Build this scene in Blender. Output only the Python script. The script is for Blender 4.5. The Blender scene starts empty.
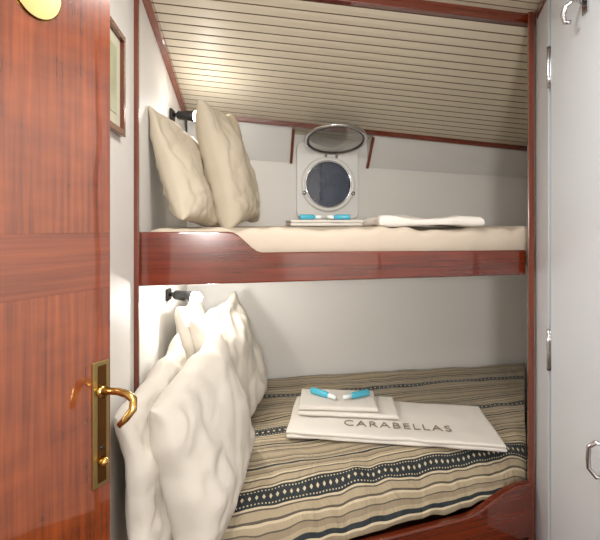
import bpy, bmesh, math
from mathutils import Vector, Matrix, noise
C = bpy.context.scene.collection
sc = bpy.context.scene
try:
    sc.view_settings.view_transform = 'Standard'
except Exception: pass

# ------------------------------------------------------------ materials
def srgb(r,g,b):
    f=lambda c:(c/255/12.92 if c/255<=0.04045 else ((c/255+0.055)/1.055)**2.4)
    return (f(r),f(g),f(b),1)
def base_mat(name):
    m=bpy.data.materials.new(name); m.use_nodes=True
    nt=m.node_tree; b=nt.nodes['Principled BSDF']
    return m,nt,b
def simple(name,col,rough=0.6,metal=0,nscale=20,namt=0.06,bump=0.0,bscale=60,coat=0,emit=None,estr=0,trans=0):
    m,nt,b=base_mat(name)
    tc=nt.nodes.new('ShaderNodeTexCoord')
    nz=nt.nodes.new('ShaderNodeTexNoise'); nz.inputs['Scale'].default_value=nscale; nz.inputs['Detail'].default_value=4
    nt.links.new(tc.outputs['Object'],nz.inputs['Vector'])
    mx=nt.nodes.new('ShaderNodeMix'); mx.data_type='RGBA'
    mx.inputs[6].default_value=tuple(c*(1-namt) for c in col[:3])+(1,)
    mx.inputs[7].default_value=tuple(min(1,c*(1+namt)) for c in col[:3])+(1,)
    nt.links.new(nz.outputs['Fac'],mx.inputs[0]); nt.links.new(mx.outputs[2],b.inputs['Base Color'])
    b.inputs['Roughness'].default_value=rough; b.inputs['Metallic'].default_value=metal
    b.inputs['Coat Weight'].default_value=coat; b.inputs['Transmission Weight'].default_value=trans
    if bump:
        n2=nt.nodes.new('ShaderNodeTexNoise'); n2.inputs['Scale'].default_value=bscale; n2.inputs['Detail'].default_value=3
        nt.links.new(tc.outputs['Object'],n2.inputs['Vector'])
        bp=nt.nodes.new('ShaderNodeBump'); bp.inputs['Strength'].default_value=bump; bp.inputs['Distance'].default_value=0.01
        nt.links.new(n2.outputs['Fac'],bp.inputs['Height']); nt.links.new(bp.outputs[0],b.inputs['Normal'])
    if emit:
        b.inputs['Emission Color'].default_value=emit; b.inputs['Emission Strength'].default_value=estr
    return m
def wood(name,axis,c1,c2,rough=0.18,coat=0.6,fine=60,stretch=2.0,curl=0.0,cior=1.6,rotz=0.0):
    m,nt,b=base_mat(name)
    tc=nt.nodes.new('ShaderNodeTexCoord')
    vr=nt.nodes.new('ShaderNodeVectorRotate'); vr.rotation_type='Z_AXIS'; vr.inputs['Angle'].default_value=math.radians(rotz)
    nt.links.new(tc.outputs['Object'],vr.inputs['Vector'])
    mp=nt.nodes.new('ShaderNodeMapping')
    s=[fine,fine,fine]; s[axis]=stretch; mp.inputs['Scale'].default_value=s
    nt.links.new(vr.outputs[0],mp.inputs['Vector'])
    nz=nt.nodes.new('ShaderNodeTexNoise'); nz.inputs['Scale'].default_value=1.5; nz.inputs['Detail'].default_value=8; nz.inputs['Distortion'].default_value=0.3
    nt.links.new(mp.outputs[0],nz.inputs['Vector'])
    m3=nt.nodes.new('ShaderNodeMapping'); s3=[7,7,7]; s3[axis]=16 if curl else 1.2; m3.inputs['Scale'].default_value=s3
    nt.links.new(vr.outputs[0],m3.inputs['Vector'])
    n3=nt.nodes.new('ShaderNodeTexNoise'); n3.inputs['Scale'].default_value=1.0; n3.inputs['Detail'].default_value=3
    nt.links.new(m3.outputs[0],n3.inputs['Vector'])
    mxv=nt.nodes.new('ShaderNodeMix'); mxv.data_type='FLOAT'; mxv.inputs[0].default_value=0.4
    nt.links.new(nz.outputs['Fac'],mxv.inputs[2]); nt.links.new(n3.outputs['Fac'],mxv.inputs[3])
    r=nt.nodes.new('ShaderNodeValToRGB')
    r.color_ramp.elements[0].position=0.34; r.color_ramp.elements[0].color=c1
    r.color_ramp.elements[1].position=0.68; r.color_ramp.elements[1].color=c2
    nt.links.new(mxv.outputs[0],r.inputs[0])
    nt.links.new(r.outputs[0],b.inputs['Base Color'])
    b.inputs['Roughness'].default_value=rough; b.inputs['Coat Weight'].default_value=coat; b.inputs['Coat Roughness'].default_value=0.03; b.inputs['Coat IOR'].default_value=cior
    n4=nt.nodes.new('ShaderNodeTexNoise'); n4.inputs['Scale'].default_value=3; nt.links.new(tc.outputs['Object'],n4.inputs['Vector'])
    bp=nt.nodes.new('ShaderNodeBump'); bp.inputs['Strength'].default_value=0.2; bp.inputs['Distance'].default_value=0.01
    nt.links.new(n4.outputs['Fac'],bp.inputs['Height']); nt.links.new(bp.outputs[0],b.inputs['Coat Normal'])
    return m
wood_z=wood('mahogany_vertical',2,srgb(90,36,13),srgb(142,67,29),0.2,1.0,70,2.0,1,1.8)
wood_zd=wood('mahogany_trim',2,srgb(92,42,26),srgb(128,62,40))
wood_xdoor=wood('mahogany_crossgrain',0,srgb(90,36,13),srgb(134,61,26),0.2,1.0,70,2.0,0,1.8,rotz=-60)
wood_x=wood('mahogany_lengthwise',0,srgb(80,28,12),srgb(124,46,22),0.18,1.0,55,2.0,0,1.7,rotz=-12)
wood_xl=wood('mahogany_lower_rail',0,srgb(80,28,12),srgb(120,46,22),0.18,1.0,55,2.0,0,1.7,rotz=-17)
wood_y=wood('mahogany_deepwise',1,srgb(104,52,36),srgb(136,74,52))
floor_m=wood('floor_teak',0,srgb(70,40,22),srgb(110,70,40),0.4,0.1)
wall_m=simple('painted_white_wall',srgb(222,219,214),0.55,nscale=3,namt=0.02,bump=0.05,bscale=40)
wall_pad=simple('vinyl_wall_lining',srgb(212,211,208),0.5,nscale=5,namt=0.03,bump=0.2,bscale=7)
door_w=simple('white_laminate',srgb(212,216,221),0.35,nscale=2,namt=0.015)
plank_m=simple('ceiling_plank_vinyl',srgb(210,200,180),0.45,nscale=8,namt=0.03)
groove_m=simple('ceiling_groove',srgb(104,86,66),0.7)
brass=simple('polished_brass',srgb(205,165,95),0.2,metal=1,namt=0.03)
brass_d=simple('aged_brass',srgb(110,76,42),0.3,metal=1,namt=0.1)
brass_p=simple('brushed_brass_plate',srgb(170,150,100),0.35,metal=1,namt=0.06)
chrome=simple('chrome',srgb(205,205,208),0.18,metal=1,namt=0.02)
steel_d=simple('dark_steel',srgb(70,72,76),0.35,metal=0.8)
black=simple('black_plastic',srgb(22,22,22),0.4)
glass_d=simple('night_glass',srgb(30,42,66),0.08,nscale=9,namt=0.6,coat=1)
clear_m=simple('clear_pane',srgb(235,235,230),0.03,nscale=3,namt=0.01,trans=0.9)
whitep=simple('white_gelcoat',srgb(226,225,221),0.35,namt=0.01)
pill_m=simple('beige_pillow_cotton',srgb(190,178,158),0.85,nscale=4,namt=0.05,bump=0.25,bscale=14)
pill_w=simple('ivory_pillow_cotton',srgb(206,199,188),0.85,nscale=4,namt=0.04,bump=0.3,bscale=12)
sheet_m=simple('beige_sheet',srgb(198,184,166),0.85,nscale=4,namt=0.04,bump=0.3,bscale=11)
towel_m=simple('white_terry',srgb(226,220,211),0.95,nscale=120,namt=0.05,bump=0.5,bscale=350)
cyan_m=simple('turquoise_wrapper',srgb(80,180,205),0.25,nscale=30,namt=0.1)
label_w=simple('white_wrapper',srgb(232,238,238),0.3)
thread_m=simple('olive_thread',srgb(128,116,94),0.8)
bulb_m=simple('glowing_bulb',(1,1,1,1),0.4,emit=(1,0.96,0.9,1),estr=30)
fill_glow=simple('glowing_fill_diffuser',(1,1,1,1),0.4,emit=(1,0.97,0.92,1),estr=3)  # glowing face of the added fill fixtures, all out of view
pic_m=simple('faded_print',srgb(170,172,140),0.4,nscale=14,namt=0.25)
mat_white=simple('print_mount',srgb(205,202,180),0.6)

def bedspread_mat():
    m,nt,b=base_mat('striped_bedspread_cloth')
    N=nt.nodes.new; L=nt.links.new
    uv=N('ShaderNodeUVMap'); sp=N('ShaderNodeSeparateXYZ'); L(uv.outputs[0],sp.inputs[0])
    def M(op,a,bv=None,c=None):
        n=N('ShaderNodeMath'); n.operation=op
        for i,x in enumerate((a,bv,c)):
            if x is None: continue
            if isinstance(x,(int,float)): n.inputs[i].default_value=x
            else: L(x,n.inputs[i])
        return n.outputs[0]
    v=M('SUBTRACT',sp.outputs[1],0.115); v=M('DIVIDE',v,0.335); v=M('ADD',v,2.5); p=M('FRACT',v)
    d=M('ABSOLUTE',M('SUBTRACT',p,0.5))
    rp=N('ShaderNodeValToRGB'); cr=rp.color_ramp; cr.interpolation='CONSTANT'
    blk=srgb(22,32,36); crm=srgb(194,179,150); tau=srgb(162,147,120); brn=srgb(84,74,62); dtau=srgb(140,125,101)
    st=[(0,blk),(0.074,crm),(0.086,brn),(0.098,tau),(0.15,brn),(0.165,crm),(0.18,tau),(0.215,brn),(0.225,dtau),
        (0.255,tau),(0.28,blk),(0.305,crm),(0.318,dtau),(0.35,brn),(0.362,tau),(0.40,crm),(0.41,brn),(0.424,dtau),(0.46,tau)]
    cr.elements[0].position=0; cr.elements[0].color=blk
    cr.elements[1].position=st[1][0]; cr.elements[1].color=st[1][1]
    for pos,c in st[2:]:
        e=cr.elements.new(pos); e.color=c
    L(d,rp.inputs[0])
    fu=M('ABSOLUTE',M('SUBTRACT',M('FRACT',M('DIVIDE',sp.outputs[0],0.030)),0.5))
    dia=M('ADD',M('MULTIPLY',fu,3.8),M('DIVIDE',d,0.022))
    isd=M('LESS_THAN',dia,0.95)
    fb=M('ABSOLUTE',M('SUBTRACT',M('FRACT',M('DIVIDE',sp.outputs[0],0.015)),0.5))
    bead=M('MULTIPLY',M('LESS_THAN',fb,0.2),M('LESS_THAN',M('ABSOLUTE',M('SUBTRACT',d,0.052)),0.005))
    msk=M('MAXIMUM',isd,bead)
    mx=N('ShaderNodeMix'); mx.data_type='RGBA'; L(msk,mx.inputs[0]); L(rp.outputs[0],mx.inputs[6]); mx.inputs[7].default_value=crm
    L(mx.outputs[2],b.inputs['Base Color'])
    b.inputs['Roughness'].default_value=0.7; b.inputs['Sheen Weight'].default_value=0.12
    n2=N('ShaderNodeTexNoise'); n2.inputs['Scale'].default_value=9; n2.inputs['Detail'].default_value=5; n2.inputs['Distortion'].default_value=0.8; L(uv.outputs[0],n2.inputs['Vector'])
    bp=N('ShaderNodeBump'); bp.inputs['Strength'].default_value=0.8; bp.inputs['Distance'].default_value=0.035
    L(n2.outputs['Fac'],bp.inputs['Height']); L(bp.outputs[0],b.inputs['Normal'])
    return m
spread_m=bedspread_mat()

# ------------------------------------------------------------ helpers
def mk(name,verts,faces,mat,smooth=False,fm=None):
    me=bpy.data.meshes.new(name); me.from_pydata([tuple(v) for v in verts],[],faces)
    mats=mat if isinstance(mat,(list,tuple)) else [mat]
    for m in mats: me.materials.append(m)
    if fm:
        for i,p in enumerate(me.polygons): p.material_index=fm[i]
    bm=bmesh.new(); bm.from_mesh(me); bmesh.ops.recalc_face_normals(bm,faces=bm.faces); bm.to_mesh(me); bm.free()
    if smooth:
        for p in me.polygons: p.use_smooth=True
    o=bpy.data.objects.new(name,me); C.objects.link(o); return o
def bevel(o,w=0.004,seg=2):
    md=o.modifiers.new('bevel','BEVEL'); md.width=w; md.segments=seg; md.limit_method='ANGLE'; md.angle_limit=math.radians(35); return o
def prism(name,poly,z0,z1,mat,bv=0):
    n=len(poly)
    def zz(z,i): return z[i] if isinstance(z,(list,tuple)) else z
    v=[(p[0],p[1],zz(z0,i)) for i,p in enumerate(poly)]+[(p[0],p[1],zz(z1,i)) for i,p in enumerate(poly)]
    f=[tuple(range(n))[::-1],tuple(range(n,2*n))]+[(i,(i+1)%n,n+(i+1)%n,n+i) for i in range(n)]
    o=mk(name,v,f,mat)
    if bv: bevel(o,bv)
    return o
def slab(name,a,b,th,z0,z1,mat,bv=0):
    a=Vector(a); b=Vector(b); d=(b-a).normalized(); n=Vector((-d.y,d.x))*th
    return prism(name,[a,b,b+n,a+n],z0,z1,mat,bv)
def bar(name,p,q,w,h,mat,bv=0.003):
    p=Vector(p); q=Vector(q); d=(q-p).normalized(); up=Vector((0,0,1))
    if abs(d.z)>0.95: up=Vector((0,1,0))
    s=d.cross(up).normalized()*w/2; u=s.cross(d).normalized()*h/2
    v=[c+a*s+b*u for c in (p,q) for a,b in ((-1,-1),(1,-1),(1,1),(-1,1))]
    f=[(3,2,1,0),(4,5,6,7)]+[(i,(i+1)%4,4+(i+1)%4,4+i) for i in range(4)]
    o=mk(name,v,f,mat)
    if bv: bevel(o,bv)
    return o
def tube(name,pts,r,mat,seg=14,closed=False,cap=True):
    pts=[Vector(p) for p in pts]; n=len(pts); vs=[]; prev=None
    rr=r if isinstance(r,(list,tuple)) else [r]*n
    for i in range(n):
        a=pts[i-1] if (i>0 or closed) else pts[i]; b=pts[(i+1)%n] if (i<n-1 or closed) else pts[i]
        t=(b-a).normalized()
        if prev is None:
            ref=Vector((0,0,1)) if abs(t.z)<0.9 else Vector((1,0,0)); s=t.cross(ref).normalized()
        else:
            s=(prev-t*prev.dot(t)).normalized()
        prev=s; u=t.cross(s)
        for k in range(seg):
            an=2*math.pi*k/seg; vs.append(pts[i]+(s*math.cos(an)+u*math.sin(an))*rr[i])
    fs=[]
    for i in range(n if closed else n-1):
        j=(i+1)%n
        for k in range(seg):
            fs.append((i*seg+k,i*seg+(k+1)%seg,j*seg+(k+1)%seg,j*seg+k))
    if not closed and cap:
        fs.append(tuple(range(seg))); fs.append(tuple((n-1)*seg+k for k in range(seg)))
    return mk(name,vs,fs,mat,smooth=True)
def ring(name,c,e1,e2,r,tr,mat,n=56,seg=12):
    c=Vector(c); e1=Vector(e1).normalized(); e2=Vector(e2).normalized()
    return tube(name,[c+(e1*math.cos(2*math.pi*i/n)+e2*math.sin(2*math.pi*i/n))*r for i in range(n)],tr,mat,seg,closed=True)
def disc(name,c,e1,e2,r,th,mat,n=56,r2=None,bv=0):
    c=Vector(c); e1=Vector(e1).normalized(); e2=Vector(e2).normalized(); nn=e1.cross(e2); r2=r2 or r
    a=[c+e1*math.cos(2*math.pi*i/n)*r+e2*math.sin(2*math.pi*i/n)*r2 for i in range(n)]
    v=a+[p+nn*th for p in a]
    f=[tuple(range(n))[::-1],tuple(range(n,2*n))]+[(i,(i+1)%n,n+(i+1)%n,n+i) for i in range(n)]
    o=mk(name,v,f,mat)
    if bv: bevel(o,bv)
    return o
def parent(ch,pa):
    ch.parent=pa; ch.matrix_parent_inverse=Matrix.Translation(pa.location).inverted() if pa.type=='EMPTY' else Matrix.Identity(4)
def thing(name,loc,label,cat,parts=(),kind=None,group=None):
    e=bpy.data.objects.new(name,None); e.empty_display_size=0.05; e.location=loc; C.objects.link(e)
    tag(e,label,cat,group,kind)
    for p in parts: parent(p,e)
    return e
def tag(o,label,cat,group=None,kind=None):
    o['label']=label; o['category']=cat
    if group: o['group']=group
    if kind: o['kind']=kind
    return o
def struct(o,label,cat): return tag(o,label,cat,kind='structure')

# ------------------------------------------------------------ room shell
def wl(D): return -0.632-(D-1.55)*0.1236
def bk(X): return 2.905+0.16*X
struct(prism('floor',[(-1.2,-1.0),(1.3,-1.0),(2.1,3.4),(-1.2,3.2)],-0.05,0,floor_m),'dark teak cabin sole beside the bunks','floor')
struct(slab('wall_back',(-0.86,bk(-0.86)),(1.95,bk(1.95)),0.05,0,2.5,wall_m),'white painted hull wall behind the bunks','wall')
struct(slab('wall_left',(wl(0.99),0.99),(wl(2.80),2.80),0.05,0,2.5,wall_m),'white wall at the head of the bunks','wall')
struct(slab('wall_right',(1.86,3.23),(1.125,1.915),0.04,0,2.5,wall_m),'white wall at the foot of the bunks','wall')
struct(prism('wall_entry',[(1.115,1.895),(1.036,1.668),(1.09,1.66),(1.17,1.88)],0,2.5,door_w),'narrow white wall strip beside the mahogany post','wall')
struct(prism('wall_front',[(-1.2,-0.95),(0.95,-0.95),(0.95,-1.0),(-1.2,-1.0)],0,2.5,wall_m),'white wall of the passage','wall')
struct(prism('wall_passage',[(-1.2,-0.95),(-1.15,-0.95),(-1.15,0.99),(-1.2,0.99)],0,2.5,wall_m),'white side wall of the passage','wall')
struct(prism('wall_return',[(-1.2,0.99),(-0.61,0.99),(-0.61,1.04),(-1.2,1.04)],0,2.5,wall_m),'white wall return behind the open door','wall')
struct(prism('wall_side',[(0.88,-0.95),(0.88,0.98),(0.93,0.98),(0.93,-0.95)],0,2.5,wall_m),'white side wall of the passage','wall')

def planks(name,FL,FR,BL,BR,n,t1,th=0.12):
    FL,FR,BL,BR=map(Vector,(FL,FR,BL,BR)); vs=[];fs=[];fm=[]
    prof=[(0,0,0),(0.87,0,0),(0.90,0.006,1),(0.97,0.006,1)]
    pts=[]
    total=int(n*t1)+1
    for i in range(total):
        for (o,dz,mi) in prof: pts.append(((i+o)/n,dz))
    pts.append((total/n,0))
    for t,dz in pts:
        a=FL.lerp(BL,t); b=FR.lerp(BR,t); vs+= [a+Vector((0,0,dz)),b+Vector((0,0,dz))]
    for j in range(len(pts)-1):
        fs.append((2*j,2*j+1,2*j+3,2*j+2)); fm.append(0 if j%4==0 else 1)
    m=len(vs)
    for k in range(len(pts)):
        for q in (0,1): vs.append(Vector(vs[2*k+q])+Vector((0,0,th)))
    for j in range(len(pts)-1):
        fs.append((m+2*j,m+2*j+2,m+2*j+3,m+2*j+1)); fm.append(1)
        fs.append((2*j,2*j+2,m+2*j+2,m+2*j)); fm.append(1)
        fs.append((2*j+1,m+2*j+1,m+2*j+3,2*j+3)); fm.append(1)
    e=2*(len(pts)-1)
    fs.append((0,m,m+1,1)); fm.append(1); fs.append((e,e+1,m+e+1,m+e)); fm.append(1)
    return mk(name,vs,fs,[plank_m,groove_m],fm=fm)
FL=(-0.66,1.56,2.455);FR=(1.16,1.95,2.455);BL=(-0.79,2.62,2.245);BR=(1.80,3.035,2.083)
struct(planks('ceiling',FL,FR,BL,BR,19,1.16),'cream tongue-and-groove deckhead sloping over the bunks','ceiling')
struct(planks('ceiling_entry',(-1.2,1.03,2.50),(1.2,1.58,2.50),(-1.2,1.44,2.50),(1.25,1.95,2.50),7,1.0),'cream planked ceiling over the cabin entry','ceiling')
struct(prism('ceiling_passage',[(-1.2,-1.0),(1.2,-1.0),(1.2,1.58),(-1.2,1.03)],2.50,2.54,wall_m),'pale ceiling of the passage','ceiling')
struct(bar('trim_1',(-0.70,1.525,2.478),(1.13,1.918,2.478),0.03,0.05,wood_x),'mahogany beam across the front of the sloping ceiling','trim')
struct(bar('trim_2',(wl(1.55)+0.014,1.57,2.44),(wl(2.60)+0.014,2.60,2.23),0.034,0.038,wood_y),'mahogany batten along the ceiling edge','trim')
struct(bar('trim_3',(-0.765,2.62,2.232),(1.74,3.02,2.072),0.022,0.036,wood_x),'mahogany batten where ceiling meets hull lining','trim')
struct(prism('trim_4',[(-0.645,1.508),(-0.609,1.508),(-0.613,1.528),(-0.645,1.528)],0.30,2.50,wood_zd,0.003),'slim mahogany post at the head of the bunks','trim')
struct(prism('trim_5',[(1.068,1.872),(1.098,1.872),(1.118,1.905),(1.082,1.905)],0,2.50,wood_zd,0.004),'slim mahogany post at the foot of the bunks','trim')
struct(prism('trim_6',[(1.02,1.66),(1.10,1.86),(1.14,1.86),(1.06,1.66)],2.455,2.50,wood_zd,0.004),'mahogany head trim above the entry wall','trim')

def Zt(X): return 2.235-0.0678*(X+0.729)
def Zc(X): return 1.963-0.0409*(X+0.356)
def wedge(name,x0,x1):
    vs=[]
    for X in (x0,x1):
        Db=bk(X)-0.004
        vs+= [(X+0.022,Db-0.14,Zt(X)-0.012),(X,Db,Zc(X)),(X,Db,Zt(X)+0.02),(X+0.022,Db-0.14,Zt(X)+0.02)]
    return mk(name,vs,[(3,2,1,0),(4,5,6,7)]+[(i,(i+1)%4,4+(i+1)%4,4+i) for i in range(4)],wall_pad)
struct(wedge('wall_lining',-0.77,-0.065),'padded white vinyl hull lining beside the porthole recess','wall')
struct(wedge('wall_lining',0.50,1.80),'long padded white vinyl hull lining under the ceiling','wall')
for i,X in enumerate((-0.065,0.50)):
    struct(bar('trim_%d'%(7+i),(X+0.020,bk(X)-0.150,Zt(X)-0.03),(X,bk(X)-0.008,Zc(X)-0.005),0.02,0.02,wood_zd),'short mahogany edging of the porthole recess','trim')

# ------------------------------------------------------------ porthole
ux=Vector((1,0.16,0)).normalized(); uz=Vector((0,0,1)); un=Vector((0.158,-0.987,0))
pc=Vector((0.198,2.937,1.794))
def onwall(x,z,off): return pc+ux*x+uz*z+un*off
def rrect(w,h,r,n=8):
    pts=[]
    for cx,cy,a0 in ((w/2-r,h/2-r,0),(-w/2+r,h/2-r,90),(-w/2+r,-h/2+r,180),(w/2-r,-h/2+r,270)):
        for k in range(n+1):
            a=math.radians(a0+90*k/n); pts.append((cx+r*math.cos(a),cy+r*math.sin(a)))
    return pts
pp=rrect(0.46,0.56,0.05); n=len(pp)
v=[onwall(x,z+0.03,0.0) for x,z in pp]+[onwall(x,z+0.03,0.035) for x,z in pp]
surround=bevel(mk('surround',v,[tuple(range(n)),tuple(range(n,2*n))]+[(i,(i+1)%n,n+(i+1)%n,n+i) for i in range(n)],whitep),0.008,3)
pf=ring('frame',onwall(0,0,0.04),ux,uz,0.182,0.018,whitep)
pf2=ring('rim',onwall(0,0,0.050),ux,uz,0.168,0.008,chrome)
pg=disc('glass',onwall(0,0,0.036),ux,uz,0.168,0.006,glass_d)
w1=thing('window_1',tuple(pc),'round white-framed porthole with dark glass above the upper bunk','window',[surround,pf,pg],kind='structure')
pf2.parent=pf
for a in (200,-20):
    x=0.19*math.cos(math.radians(a)); z=0.19*math.sin(math.radians(a))
    k=tube('latch',[onwall(x,z,0.035),onwall(x,z,0.075)],0.014,chrome); parent(k,w1)
hz=Vector((0.225,2.895,2.02)); dirn=(Vector((0.262,2.45,2.14))-hz).normalized()
cc=hz+dirn*0.205
cn=ux.cross(dirn)
cr_=ring('window_cover',cc,ux,dirn,0.205,0.012,chrome); parent(cr_,w1); cr_['label']='open round deadlight ring hinged above the porthole'
r2=ring('gasket',cc+cn*0.0,ux,dirn,0.192,0.009,steel_d); r2.parent=cr_
gg=disc('pane',cc,ux,dirn,0.190,0.005,clear_m,n=48); gg.parent=cr_
for s in (-0.04,0.04):
    hb=bar('hinge',hz+ux*s-dirn*0.02+Vector((0,0,-0.05)),hz+ux*s+dirn*0.02,0.018,0.012,chrome); parent(hb,w1)

# ------------------------------------------------------------ bunks
def rail(name,a,b,z0f,z1f,th,mat,n=90):
    a=Vector(a);b=Vector(b);d=(b-a).normalized();nn=Vector((-d.y,d.x))*th
    vs=[]
    for i in range(n+1):
        p=a.lerp(b,i/n); q=p+nn
        z0=z0f(p.x);z1=z1f(p.x)
        vs+=[(p.x,p.y,z0),(p.x,p.y,z1),(q.x,q.y,z1),(q.x,q.y,z0)]
    fs=[(0,1,2,3),(4*n+3,4*n+2,4*n+1,4*n)]
    for i in range(n):
        for k in range(4): fs.append((4*i+k,4*i+(k+1)%4,4*i+4+(k+1)%4,4*i+4+k))
    o=mk(name,vs,fs,mat); bevel(o,0.007,3); return o
def sm(t): t=max(0,min(1,t)); return t*t*(3-2*t)
ur=rail('side_rail',(-0.632,1.545),(1.078,1.905),lambda x:1.262,lambda x:1.473-0.086*sm((x+0.285)/0.13)-0.006*sm((x)/1.0),0.03,wood_x)
ub=prism('base',[(-0.628,1.58),(1.082,1.94),(1.78,3.16),(-0.76,2.77)],1.27,1.30,wall_m)
plug=disc('screw_plug',(0.42,1.768,1.325),(1,0.21,0),(0,0,1),0.008,-0.002,brass_d,n=16)
thing('bunk_bed',(0.2,1.9,1.27),'upper bunk with varnished mahogany side rail','bed',[ur,ub,plug])
lr=rail('side_rail',(-0.60,1.345),(1.075,1.858),lambda x:0.05,lambda x:0.215+0.085*sm((x-0.72)/0.30),0.035,wood_xl)
lb=prism('base',[(-0.60,1.42),(1.065,1.92),(1.76,3.15),(-0.75,2.75)],0.0,0.10,wood_x)
thing('bunk_bed',(0.2,1.9,0.0),'wide lower bunk with curved mahogany side rail','bed',[lr,lb])

def mattress(name,poly,z0,z1,mat,r=0.035,nx=90,ny=24,amp=0.004,fold=0.0):
    A,B,Cc,Dd=[Vector(p) for p in poly]
    def P(s,t): return A.lerp(B,s).lerp(Dd.lerp(Cc,s),t)
    vs=[];fs=[]
    L=(B-A).length; H=(Dd-A).length
    for j in range(ny+1):
        for i in range(nx+1):
            s=i/nx;t=(j/ny)**1.6; p=P(s,t)
            e=min(s*L+0.0,(1-s)*L,t*H,(1-t)*H)
            q=max(0,1-e/r); z=z1-r*(1-math.sqrt(max(0,1-q*q)))
            z+=amp*noise.noise(Vector((p.x*5,p.y*6,1)))*2*min(1,e/r)
            if fold: z+=fold*(noise.noise(Vector((p.x*13,p.y*3,3)))-0.2)*max(0,1-t*4)
            vs.append((p.x,p.y,z))
    for j in range(ny):
        for i in range(nx):
            a=j*(nx+1)+i; fs.append((a,a+1,a+nx+2,a+nx+1))
    bd=[i for i in range(nx+1)]+[j*(nx+1)+nx for j in range(1,ny+1)]+[ny*(nx+1)+i for i in range(nx-1,-1,-1)]+[j*(nx+1) for j in range(ny-1,0,-1)]
    m=len(vs)
    for k in bd: vs.append((vs[k][0],vs[k][1],z0))
    nb=len(bd)
    for k in range(nb): fs.append((bd[k],bd[(k+1)%nb],m+(k+1)%nb,m+k))
    fs.append(tuple(m+k for k in range(nb)))
    return mk(name,vs,fs,mat,smooth=True)
um=mattress('mattress',[(-0.618,1.585),(1.125,1.957),(1.77,3.13),(-0.75,2.75)],1.302,1.488,sheet_m,ny=44,fold=0.022)
tag(um,'thick mattress in a beige fitted sheet on the upper bunk','mattress')
QA,QB,QC,QD=Vector((-0.575,1.388)),Vector((1.068,1.902)),Vector((1.765,3.14)),Vector((-0.735,2.745))
def Q(s,t): return QA.lerp(QB,s).lerp(QD.lerp(QC,s),t)
lm=mattress('mattress',[tuple(Q(0.02,0.2)),tuple(Q(0.90,0.2)),tuple(Q(0.95,0.98)),tuple(Q(0.02,0.98))],0.102,0.35,sheet_m)
tag(lm,'mattress under the striped bedspread on the lower bunk','mattress')

def bz(s,t,p):
    e=max(0,1-t/0.22)
    z=0.400-0.175*e*e
    w=noise.noise(Vector((p.x*2.2+5,p.y*9,0.3)))*0.012+noise.noise(Vector((p.x*7,p.y*7,2.3)))*0.006
    w+=abs(noise.noise(Vector((p.x*3.0-p.y*2,p.y*5+p.x*1.5,7))))*0.022*(0.4+e)
    w+=noise.noise(Vector((p.x*14,p.y*6,4)))*0.012*min(1,e*2)
    z-=0.06*max(0,1-(1-s)/0.08)**2*max(0,1-t/0.25)
    return z+w
nx,ny=190,130; vs=[];fs=[];uvs=[]
for j in range(ny+1):
    for i in range(nx+1):
        s=i/nx;t=j/ny; p=Q(s,t)
        vs.append((p.x,p.y,bz(s,t,p))); uvs.append((s*(1.75+0.75*t),t+0.012*noise.noise(Vector((p.x*3,p.y*3,9)))+0.004*noise.noise(Vector((p.x*12,p.y*12,9)))))
for j in range(ny):
    for i in range(nx):
        a=j*(nx+1)+i; fs.append((a,a+1,a+nx+2,a+nx+1))
sp=mk('bedspread',vs,fs,spread_m,smooth=True)
ul=sp.data.uv_layers.new(name='UVMap')
for l in sp.data.loops: ul.data[l.index].uv=uvs[l.vertex_index]
md=sp.modifiers.new('thick','SOLIDIFY'); md.thickness=0.012; md.offset=-1
tag(sp,'black, taupe and cream striped bedspread on the lower bunk','bedspread')

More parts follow.
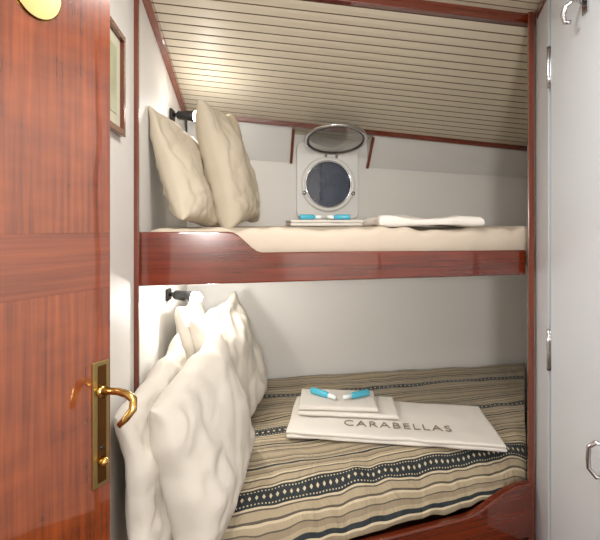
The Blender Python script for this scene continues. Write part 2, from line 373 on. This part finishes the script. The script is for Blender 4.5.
# ------------------------------------------------------------ pillows
def pillow(name,c,W,H,T,yaw,lean,roll,mat,label,seed,group,sag=0.2,crease=1.0):
    n=56; vs=[];fs=[]
    def pt(u,v,sd):
        x=W/2*u*(1-0.06*(1-v*v)*u*u); y=H/2*v*(1-0.06*(1-u*u)*v*v)
        th=T/2*((1-u**2)**0.5*(1-v**2)**0.5)**0.66*(1-sag*v)
        ed=max(abs(u),abs(v))
        th+=0.026*noise.noise(Vector((u*1.5,v*1.5,sd*0.7+seed*3.1)))*min(1,(1-ed)*5)
        cr=noise.noise(Vector((u*5+v*2.5,v*4-u*1.5,seed*7+sd)))
        cr2=abs(noise.noise(Vector((u*2.6-v*1.6,v*1.8,seed*5+sd+20))))
        th+=(0.014*cr*(0.4+ed)-0.05*(0.2-cr2)*(cr2<0.2))*min(1,(1-ed)*6)*crease
        x+=0.012*noise.noise(Vector((v*3,seed,1)))*u; y+=0.016*noise.noise(Vector((u*3,seed,5)))*v
        warp=0.02*noise.noise(Vector((u*1.3,v*1.3,seed*9)))
        return x,y,sd*max(th,0.003)+warp
    for sd in (1,-1):
        for j in range(n+1):
            for i in range(n+1):
                u=math.sin(math.pi/2*(2*i/n-1)); v=math.sin(math.pi/2*(2*j/n-1))
                vs.append(pt(u,v,sd))
    m=(n+1)**2
    for k in (0,1):
        for j in range(n):
            for i in range(n):
                a=k*m+j*(n+1)+i; f=(a,a+1,a+n+2,a+n+1); fs.append(f if k==0 else f[::-1])
    bd=[i for i in range(n+1)]+[j*(n+1)+n for j in range(1,n+1)]+[n*(n+1)+i for i in range(n-1,-1,-1)]+[j*(n+1) for j in range(n-1,0,-1)]
    for k in range(len(bd)):
        a=bd[k];b=bd[(k+1)%len(bd)]; fs.append((a,b,b+m,a+m))
    ya=math.radians(yaw);le=math.radians(lean);ro=math.radians(roll)
    n0=Vector((math.cos(ya),math.sin(ya),0)); z=Vector((0,0,1))
    up=z*math.cos(le)-n0*math.sin(le); nn=n0*math.cos(le)+z*math.sin(le); rt=up.cross(nn)
    r2=rt*math.cos(ro)+up*math.sin(ro); u2=up*math.cos(ro)-rt*math.sin(ro)
    c=Vector(c); W_=[c+r2*a+u2*b+nn*d for a,b,d in vs]
    o=mk(name,W_,fs,mat,smooth=True)
    o.data.transform(Matrix.Translation(-c)); o.location=c
    tag(o,label,'pillow',group); return o
GU='pillows on the upper bunk'; GL='pillows on the lower bunk'
pillow('pillow',(-0.530,1.90,1.745),0.46,0.52,0.14,-8,20,-5,pill_m,'beige pillow leaning against the head wall of the upper bunk',1,GU,crease=0.7)
pillow('pillow',(-0.380,2.16,1.812),0.46,0.64,0.20,-12,12,6,pill_m,'tall beige pillow standing under the reading lamp',2,GU,crease=0.7)
pillow('pillow',(-0.522,1.555,0.675),0.70,0.58,0.15,2,7,5,pill_w,'ivory pillow pressed against the wall on the lower bunk',3,GL,crease=0.7)
pillow('pillow',(-0.370,1.61,0.685),0.70,0.58,0.25,-6,12,7,pill_w,'plump ivory pillow propped up on the striped bedspread',4,GL,crease=0.7)
pillow('pillow',(-0.385,2.27,0.735),0.60,0.66,0.21,-14,15,5,pill_w,'white pillow lit brightly by the lower reading lamp',5,GL,crease=0.7)
pillow('pillow',(-0.575,2.25,0.75),0.58,0.66,0.15,5,8,-3,pill_w,'white pillow tucked behind another beneath the lamp',6,GL,crease=0.7)

# ------------------------------------------------------------ towels
def cushionbox(name,c,L,W,T,rot,mat,layers=1,r=0.012,amp=0.003,seed=0,wav=0.0):
    o_v=[];o_f=[]
    ca,sa=math.cos(math.radians(rot)),math.sin(math.radians(rot))
    lt=T/layers
    for k in range(layers):
        base=len(o_v); nx,ny=40,20
        rr=min(lt*0.48,W*0.2)
        for sd in (1,-1):
            for j in range(ny+1):
                for i in range(nx+1):
                    u=math.sin(math.pi/2*(2*i/nx-1))*0.999;v=math.sin(math.pi/2*(2*j/ny-1))*0.999
                    x=u*L/2;y=v*W/2
                    ex=min(L/2-abs(x),W/2-abs(y)); q=max(0,1-ex/rr)
                    h=lt*0.5-(rr*(1-math.sqrt(max(0,1-q*q))))
                    h+=amp*noise.noise(Vector((x*9,y*9,seed+k)))*(1-q)
                    if sd>0 and wav: h+=wav*(0.5+noise.noise(Vector((x*8,y*3,seed+7))))*(1-q*0.5)
                    x+=amp*2*noise.noise(Vector((y*7,k,seed))); y+=amp*2*noise.noise(Vector((x*7,k,seed+3)))
                    z=c[2]+lt*(k+0.5)+sd*h
                    o_v.append((c[0]+x*ca-y*sa,c[1]+x*sa+y*ca,z))
        m=(nx+1)*(ny+1)
        for kk in (0,1):
            for j in range(ny):
                for i in range(nx):
                    a=base+kk*m+j*(nx+1)+i; f=(a,a+1,a+nx+2,a+nx+1); o_f.append(f if kk==0 else f[::-1])
        bd=[i for i in range(nx+1)]+[j*(nx+1)+nx for j in range(1,ny+1)]+[ny*(nx+1)+i for i in range(nx-1,-1,-1)]+[j*(nx+1) for j in range(ny-1,0,-1)]
        for q in range(len(bd)):
            a=base+bd[q];b=base+bd[(q+1)%len(bd)]; o_f.append((a,b,b+m,a+m))
    return mk(name,o_v,o_f,mat,smooth=True)
big=cushionbox('towel',(0.48,2.17,0.420),1.06,0.42,0.036,-7,towel_m,2,seed=1,amp=0.005)
tag(big,'large folded white bath towel with embroidered lettering on the striped bedspread','towel')
cu=bpy.data.curves.new('lettering','FONT'); cu.body='CARABELLAS'; cu.size=0.083; cu.extrude=0.0012; cu.offset=-0.001; cu.space_character=1.18; cu.align_x='CENTER'; cu.align_y='CENTER'
tmp=bpy.data.objects.new('tmp_text',cu); C.objects.link(tmp)
dg=bpy.context.evaluated_depsgraph_get(); dg.update()
me=bpy.data.meshes.new_from_object(tmp.evaluated_get(dg)); bpy.data.objects.remove(tmp)
me.materials.clear(); me.materials.append(thread_m)
me.transform(Matrix.Translation((0.50,2.07,0.4605))@Matrix.Rotation(math.radians(-7),4,'Z'))
tx=bpy.data.objects.new('embroidered_lettering',me); C.objects.link(tx); tx.parent=big
ht=cushionbox('towel',(0.27,2.275,0.462),0.54,0.25,0.022,-6,towel_m,1,seed=2)
tag(ht,'folded white hand towel on top of the bath towel','towel')
ht2=cushionbox('towel',(0.215,2.29,0.486),0.43,0.24,0.026,-4,towel_m,1,seed=5)
tag(ht2,'small folded white face towel topping the towel stack','towel')
def bottle(c,rot,lab,L=0.13,R=0.014):
    a=math.radians(rot); d=Vector((math.cos(a),math.sin(a),0)); c=Vector((c[0],c[1],c[2]+R)); s=c-d*L/2
    body=tube('body',[s,s+d*0.004,s+d*L*0.60,s+d*L*0.68,s+d*L*0.72],[R*0.85,R,R,R*0.8,R*0.5],cyan_m,18)
    cap=tube('cap',[s+d*L*0.71,s+d*L*0.72,s+d*L*0.97,s+d*L],[R*0.6,R*0.75,R*0.7,R*0.55],label_w,16)
    return thing('toiletry_bottle',tuple(c),lab,'bottle',[body,cap],group='toiletry bottles')
bottle((0.135,2.30,0.512),-38,'small turquoise toiletry bottle lying on the lower folded towels',0.17,0.018)
bottle((0.320,2.285,0.512),205,'small turquoise bottle with white cap on the lower face towel',0.17,0.018)
ut=cushionbox('towel',(0.14,2.30,1.494),0.42,0.24,0.035,8,towel_m,2,seed=8); tag(ut,'small folded white towel stack on the upper bunk','towel')
ut2=cushionbox('towel',(0.60,2.05,1.496),0.50,0.40,0.024,4,towel_m,1,seed=9,amp=0.008,wav=0.030); tag(ut2,'loosely folded white bath towel on the upper bunk','towel')
bottle((0.06,2.27,1.530),20,'small turquoise toiletry bottle on the upper bunk towels',0.13,0.015)
bottle((0.22,2.27,1.530),170,'small turquoise bottle with white cap on the upper towels',0.13,0.015)

# ------------------------------------------------------------ reading lamps
def reading_lamp(D,z,label,en):
    x=wl(D); b=Vector((x+0.001,D,z))
    plate=prism('wall_plate',[(x,D-0.03),(x+0.018,D-0.03),(x+0.018,D+0.03),(x,D+0.03)],z-0.03,z+0.03,black,0.005)
    arm=tube('arm',[b+Vector((0.012,0,0)),b+Vector((0.05,0,0.002))],0.011,black)
    d=Vector((0.98,-0.15,-0.10)).normalized(); s=b+Vector((0.035,0,0.0))
    shade=tube('lamp_shade',[s,s+d*0.01,s+d*0.07,s+d*0.105],[0.014,0.024,0.027,0.030],black,20,cap=False)
    sol=shade.modifiers.new('s','SOLIDIFY'); sol.thickness=0.002
    bulb=tube('bulb',[s+d*0.05,s+d*0.09,s+d*0.118,s+d*0.14,s+d*0.155],[0.012,0.026,0.031,0.028,0.014],bulb_m,16)
    e=thing('reading_lamp',tuple(b),label,'lamp',[plate,arm,shade,bulb],group='bunk reading lamps')
    ld=bpy.data.lights.new('reading_light','POINT'); ld.energy=en; ld.color=(1,0.97,0.92); ld.shadow_soft_size=0.03
    lo=bpy.data.objects.new('reading_light',ld); lo.location=s+d*0.20; C.objects.link(lo)
    return e
reading_lamp(2.20,2.105,'black swivel reading lamp glowing above the upper pillows',6)
reading_lamp(2.10,1.135,'black swivel reading lamp glowing below the upper bunk',9)

# ------------------------------------------------------------ picture
def inwall(D,off): return (wl(D)+off,D+off*0.1236)
pz0,pz1=1.795,2.13; D0,D1=1.10,1.345
def wallbar(name,Da,Db,za,zb,mat,o0=0.0,o1=0.02):
    return prism(name,[inwall(Da,o0),inwall(Db,o0),inwall(Db,o1),inwall(Da,o1)],za,zb,mat,0.002)
p1=wallbar('frame',D0,D1,pz1-0.02,pz1,wood_zd); p2=wallbar('frame',D0,D1,pz0,pz0+0.02,wood_zd)
p3=wallbar('frame',D0,D0+0.02,pz0+0.02,pz1-0.02,wood_zd); p4=wallbar('frame',D1-0.02,D1,pz0+0.02,pz1-0.02,wood_zd)
p5=wallbar('mount',D0+0.02,D1-0.02,pz0+0.02,pz1-0.02,mat_white,0.0,0.008)
p6=wallbar('print',D0+0.06,D1-0.06,pz0+0.06,pz1-0.06,pic_m,0.008,0.010)
thing('framed_picture',(wl(1.25),1.25,pz0),'small mahogany-framed print hanging on the white wall','picture',[p1,p2,p3,p4,p5,p6])

# ------------------------------------------------------------ mahogany door (open)
de=Vector((-0.451,0.95)); dd=Vector((-0.5,-0.866)); dn=Vector((0.866,-0.5))
def dp(s,off): q=de+dd*s+dn*off; return (q.x,q.y)
def dbox(name,s0,s1,z0,z1,o0,o1,mat,bv=0.0015): return prism(name,[dp(s0,o0),dp(s1,o0),dp(s1,o1),dp(s0,o1)],z0,z1,mat,bv)
leaf=dbox('door_1',0.0,0.70,0.02,2.15,-0.036,-0.002,wood_z)
tag(leaf,'open varnished mahogany cabin door with brass lever handle','door',kind='structure')
for nm,z0,z1,mt in (('panel',1.4822,2.15,wood_z),('rail',1.3527,1.4820,wood_xdoor),('panel',0.02,1.3525,wood_z)):
    o=dbox(nm,0.0,0.70,z0,z1,-0.002,0.0,mt,0.0003); o.parent=leaf
def d3(s,off,z): q=de+dd*s+dn*off; return Vector((q.x,q.y,z))
lp=dbox('lock_plate',0.004,0.046,0.895,1.185,0.0,0.004,brass_p,0.002); lp.parent=leaf
lp2=dbox('lock_inset',0.013,0.034,0.905,1.175,0.004,0.0055,brass_d,0.001); lp2.parent=lp
rs=tube('rose',[d3(0.025,0.004,1.115),d3(0.025,0.014,1.115)],0.014,brass); rs.parent=lp
pts=[d3(0.025,0.004,1.115),d3(0.025,0.035,1.122),d3(0.022,0.06,1.125),d3(0.016,0.082,1.122),d3(0.012,0.100,1.112),d3(0.018,0.106,1.094),d3(0.030,0.098,1.076),d3(0.040,0.088,1.062)]
lv=tube('lever_handle',pts,[0.009,0.008,0.008,0.0085,0.009,0.009,0.008,0.006],brass); lv.parent=lp
kh=tube('keyhole',[d3(0.025,0.005,0.985),d3(0.025,0.0075,0.985)],0.005,black); kh.parent=lp
kb=tube('thumb_turn',[d3(0.025,0.004,0.955),d3(0.025,0.02,0.955),d3(0.025,0.024,0.955)],[0.010,0.009,0.004],brass); kb.parent=lp
es=prism('latch_strip',[dp(-0.001,-0.028),dp(0.001,-0.028),dp(0.001,-0.010),dp(-0.001,-0.010)],0.93,1.15,brass_d); es.parent=leaf
e1=Vector((dd.x,dd.y,0))
ov=disc('oval_plate',d3(0.162,0.0,1.972),e1,(0,0,1),0.05,0.005,brass,r2=0.06,bv=0.002); ov.parent=leaf
ov2=disc('oval_inset',d3(0.162,0.005,1.972),e1,(0,0,1),0.044,0.0015,brass_p,r2=0.054); ov2.parent=ov

# ------------------------------------------------------------ white door on the right
ra=Vector((1.028,1.645)); rb=Vector((0.886,1.00)); rd=(rb-ra).normalized(); rn=Vector((rd.y,-rd.x))
if rn.x>0: rn=-rn
def rp_(s,off): q=ra+rd*s+rn*off; return (q.x,q.y)
def rbox(name,s0,s1,z0,z1,o0,o1,mat,bv=0.0015): return prism(name,[rp_(s0,o0),rp_(s1,o0),rp_(s1,o1),rp_(s0,o1)],z0,z1,mat,bv)
wd=rbox('door_2',0.006,0.655,0.02,2.48,-0.035,0.0,door_w,0.004)
tag(wd,'white laminate locker door with chrome hinges','door',kind='structure')
def r3(s,off,z): q=ra+rd*s+rn*off; return Vector((q.x,q.y,z))
for zc in (2.15,0.985):
    h=tube('hinge',[r3(-0.004,0.004,zc-0.085),r3(-0.004,0.004,zc-0.03),r3(-0.004,0.004,zc+0.03),r3(-0.004,0.004,zc+0.085)],0.007,chrome); h.parent=wd
    hp=rbox('hinge_leaf',0.004,0.016,zc-0.08,zc+0.08,0.0,0.002,chrome); hp.parent=h
hk=rbox('coat_hook',0.29,0.33,2.21,2.28,0.0,0.006,chrome,0.002); hk.parent=wd
hk2=tube('hook_arm',[r3(0.31,0.004,2.255),r3(0.30,0.035,2.265),r3(0.29,0.055,2.25),r3(0.28,0.06,2.225),r3(0.28,0.052,2.20),r3(0.29,0.04,2.195)],0.008,chrome); hk2.parent=hk
hk3=tube('hook_arm',[r3(0.31,0.004,2.24),r3(0.34,0.05,2.26),r3(0.36,0.075,2.29)],0.008,chrome); hk3.parent=hk
pl=rbox('pull_handle',0.43,0.46,0.72,0.84,0.0,0.004,chrome,0.002); pl.parent=wd
pl2=tube('grip',[r3(0.445,0.003,0.83),r3(0.44,0.03,0.835),r3(0.43,0.045,0.815),r3(0.425,0.045,0.78),r3(0.43,0.045,0.75),r3(0.44,0.03,0.73),r3(0.445,0.003,0.732)],0.007,chrome); pl2.parent=pl

# ------------------------------------------------------------ lights
def ceil_fill(x,y,energy,size,label,z=2.498):  # fill light added overhead to brighten the cabin, with an invented round fixture
    base=disc('base',(x,y,z-0.02),(1,0,0),(0,1,0),size*0.55,0.02,chrome,n=40)
    dif=disc('diffuser',(x,y,z-0.04),(1,0,0),(0,1,0),size*0.48,0.02,fill_glow,n=40,bv=0.006)
    thing('ceiling_fill_fixture',(x,y,z),label,'light',[base,dif])
    ld=bpy.data.lights.new('ceiling_fill','AREA'); ld.shape='DISK'; ld.size=size; ld.energy=energy; ld.color=(1,0.98,0.95)
    o=bpy.data.objects.new('ceiling_fill',ld); o.location=(x,y,z-0.05); C.objects.link(o)
ceil_fill(0.15,1.0,13,0.30,'added unseen fill light on the ceiling over the cabin entry')
ceil_fill(-0.1,-0.3,12,0.40,'added unseen fill light on the passage ceiling')
sh=disc('diffuser',(0.1,-0.90,1.60),(1,0,0),(0,0,1),0.16,0.02,fill_glow,n=40,bv=0.006); bs=disc('base',(0.1,-0.95,1.60),(1,0,0),(0,0,1),0.18,-0.05,chrome,n=40)  # invented fixture around the fill light added behind the camera
thing('wall_fill_fixture',(0.1,-0.95,1.60),'added fill light behind the camera in a round wall fixture','light',[sh,bs])
ld=bpy.data.lights.new('rear_fill','AREA'); ld.shape='DISK'; ld.size=0.32; ld.energy=33; ld.color=(1,0.98,0.95)  # added frontal fill aimed at the bunks
o=bpy.data.objects.new('rear_fill',ld); o.location=(0.1,-0.87,1.60); o.rotation_euler=(math.radians(90),0,0); C.objects.link(o)
w=bpy.data.worlds.new('world'); sc.world=w; w.use_nodes=True; w.node_tree.nodes['Background'].inputs[0].default_value=(0.8,0.85,0.9,1); w.node_tree.nodes['Background'].inputs[1].default_value=0.3

cam=bpy.data.cameras.new('camera'); cam.lens=24; cam.sensor_width=36; cam.shift_y=-45/600; cam.clip_start=0.02
co=bpy.data.objects.new('camera',cam); co.location=(0,0,1.5); co.rotation_euler=(math.radians(90),0,0); C.objects.link(co); sc.camera=co
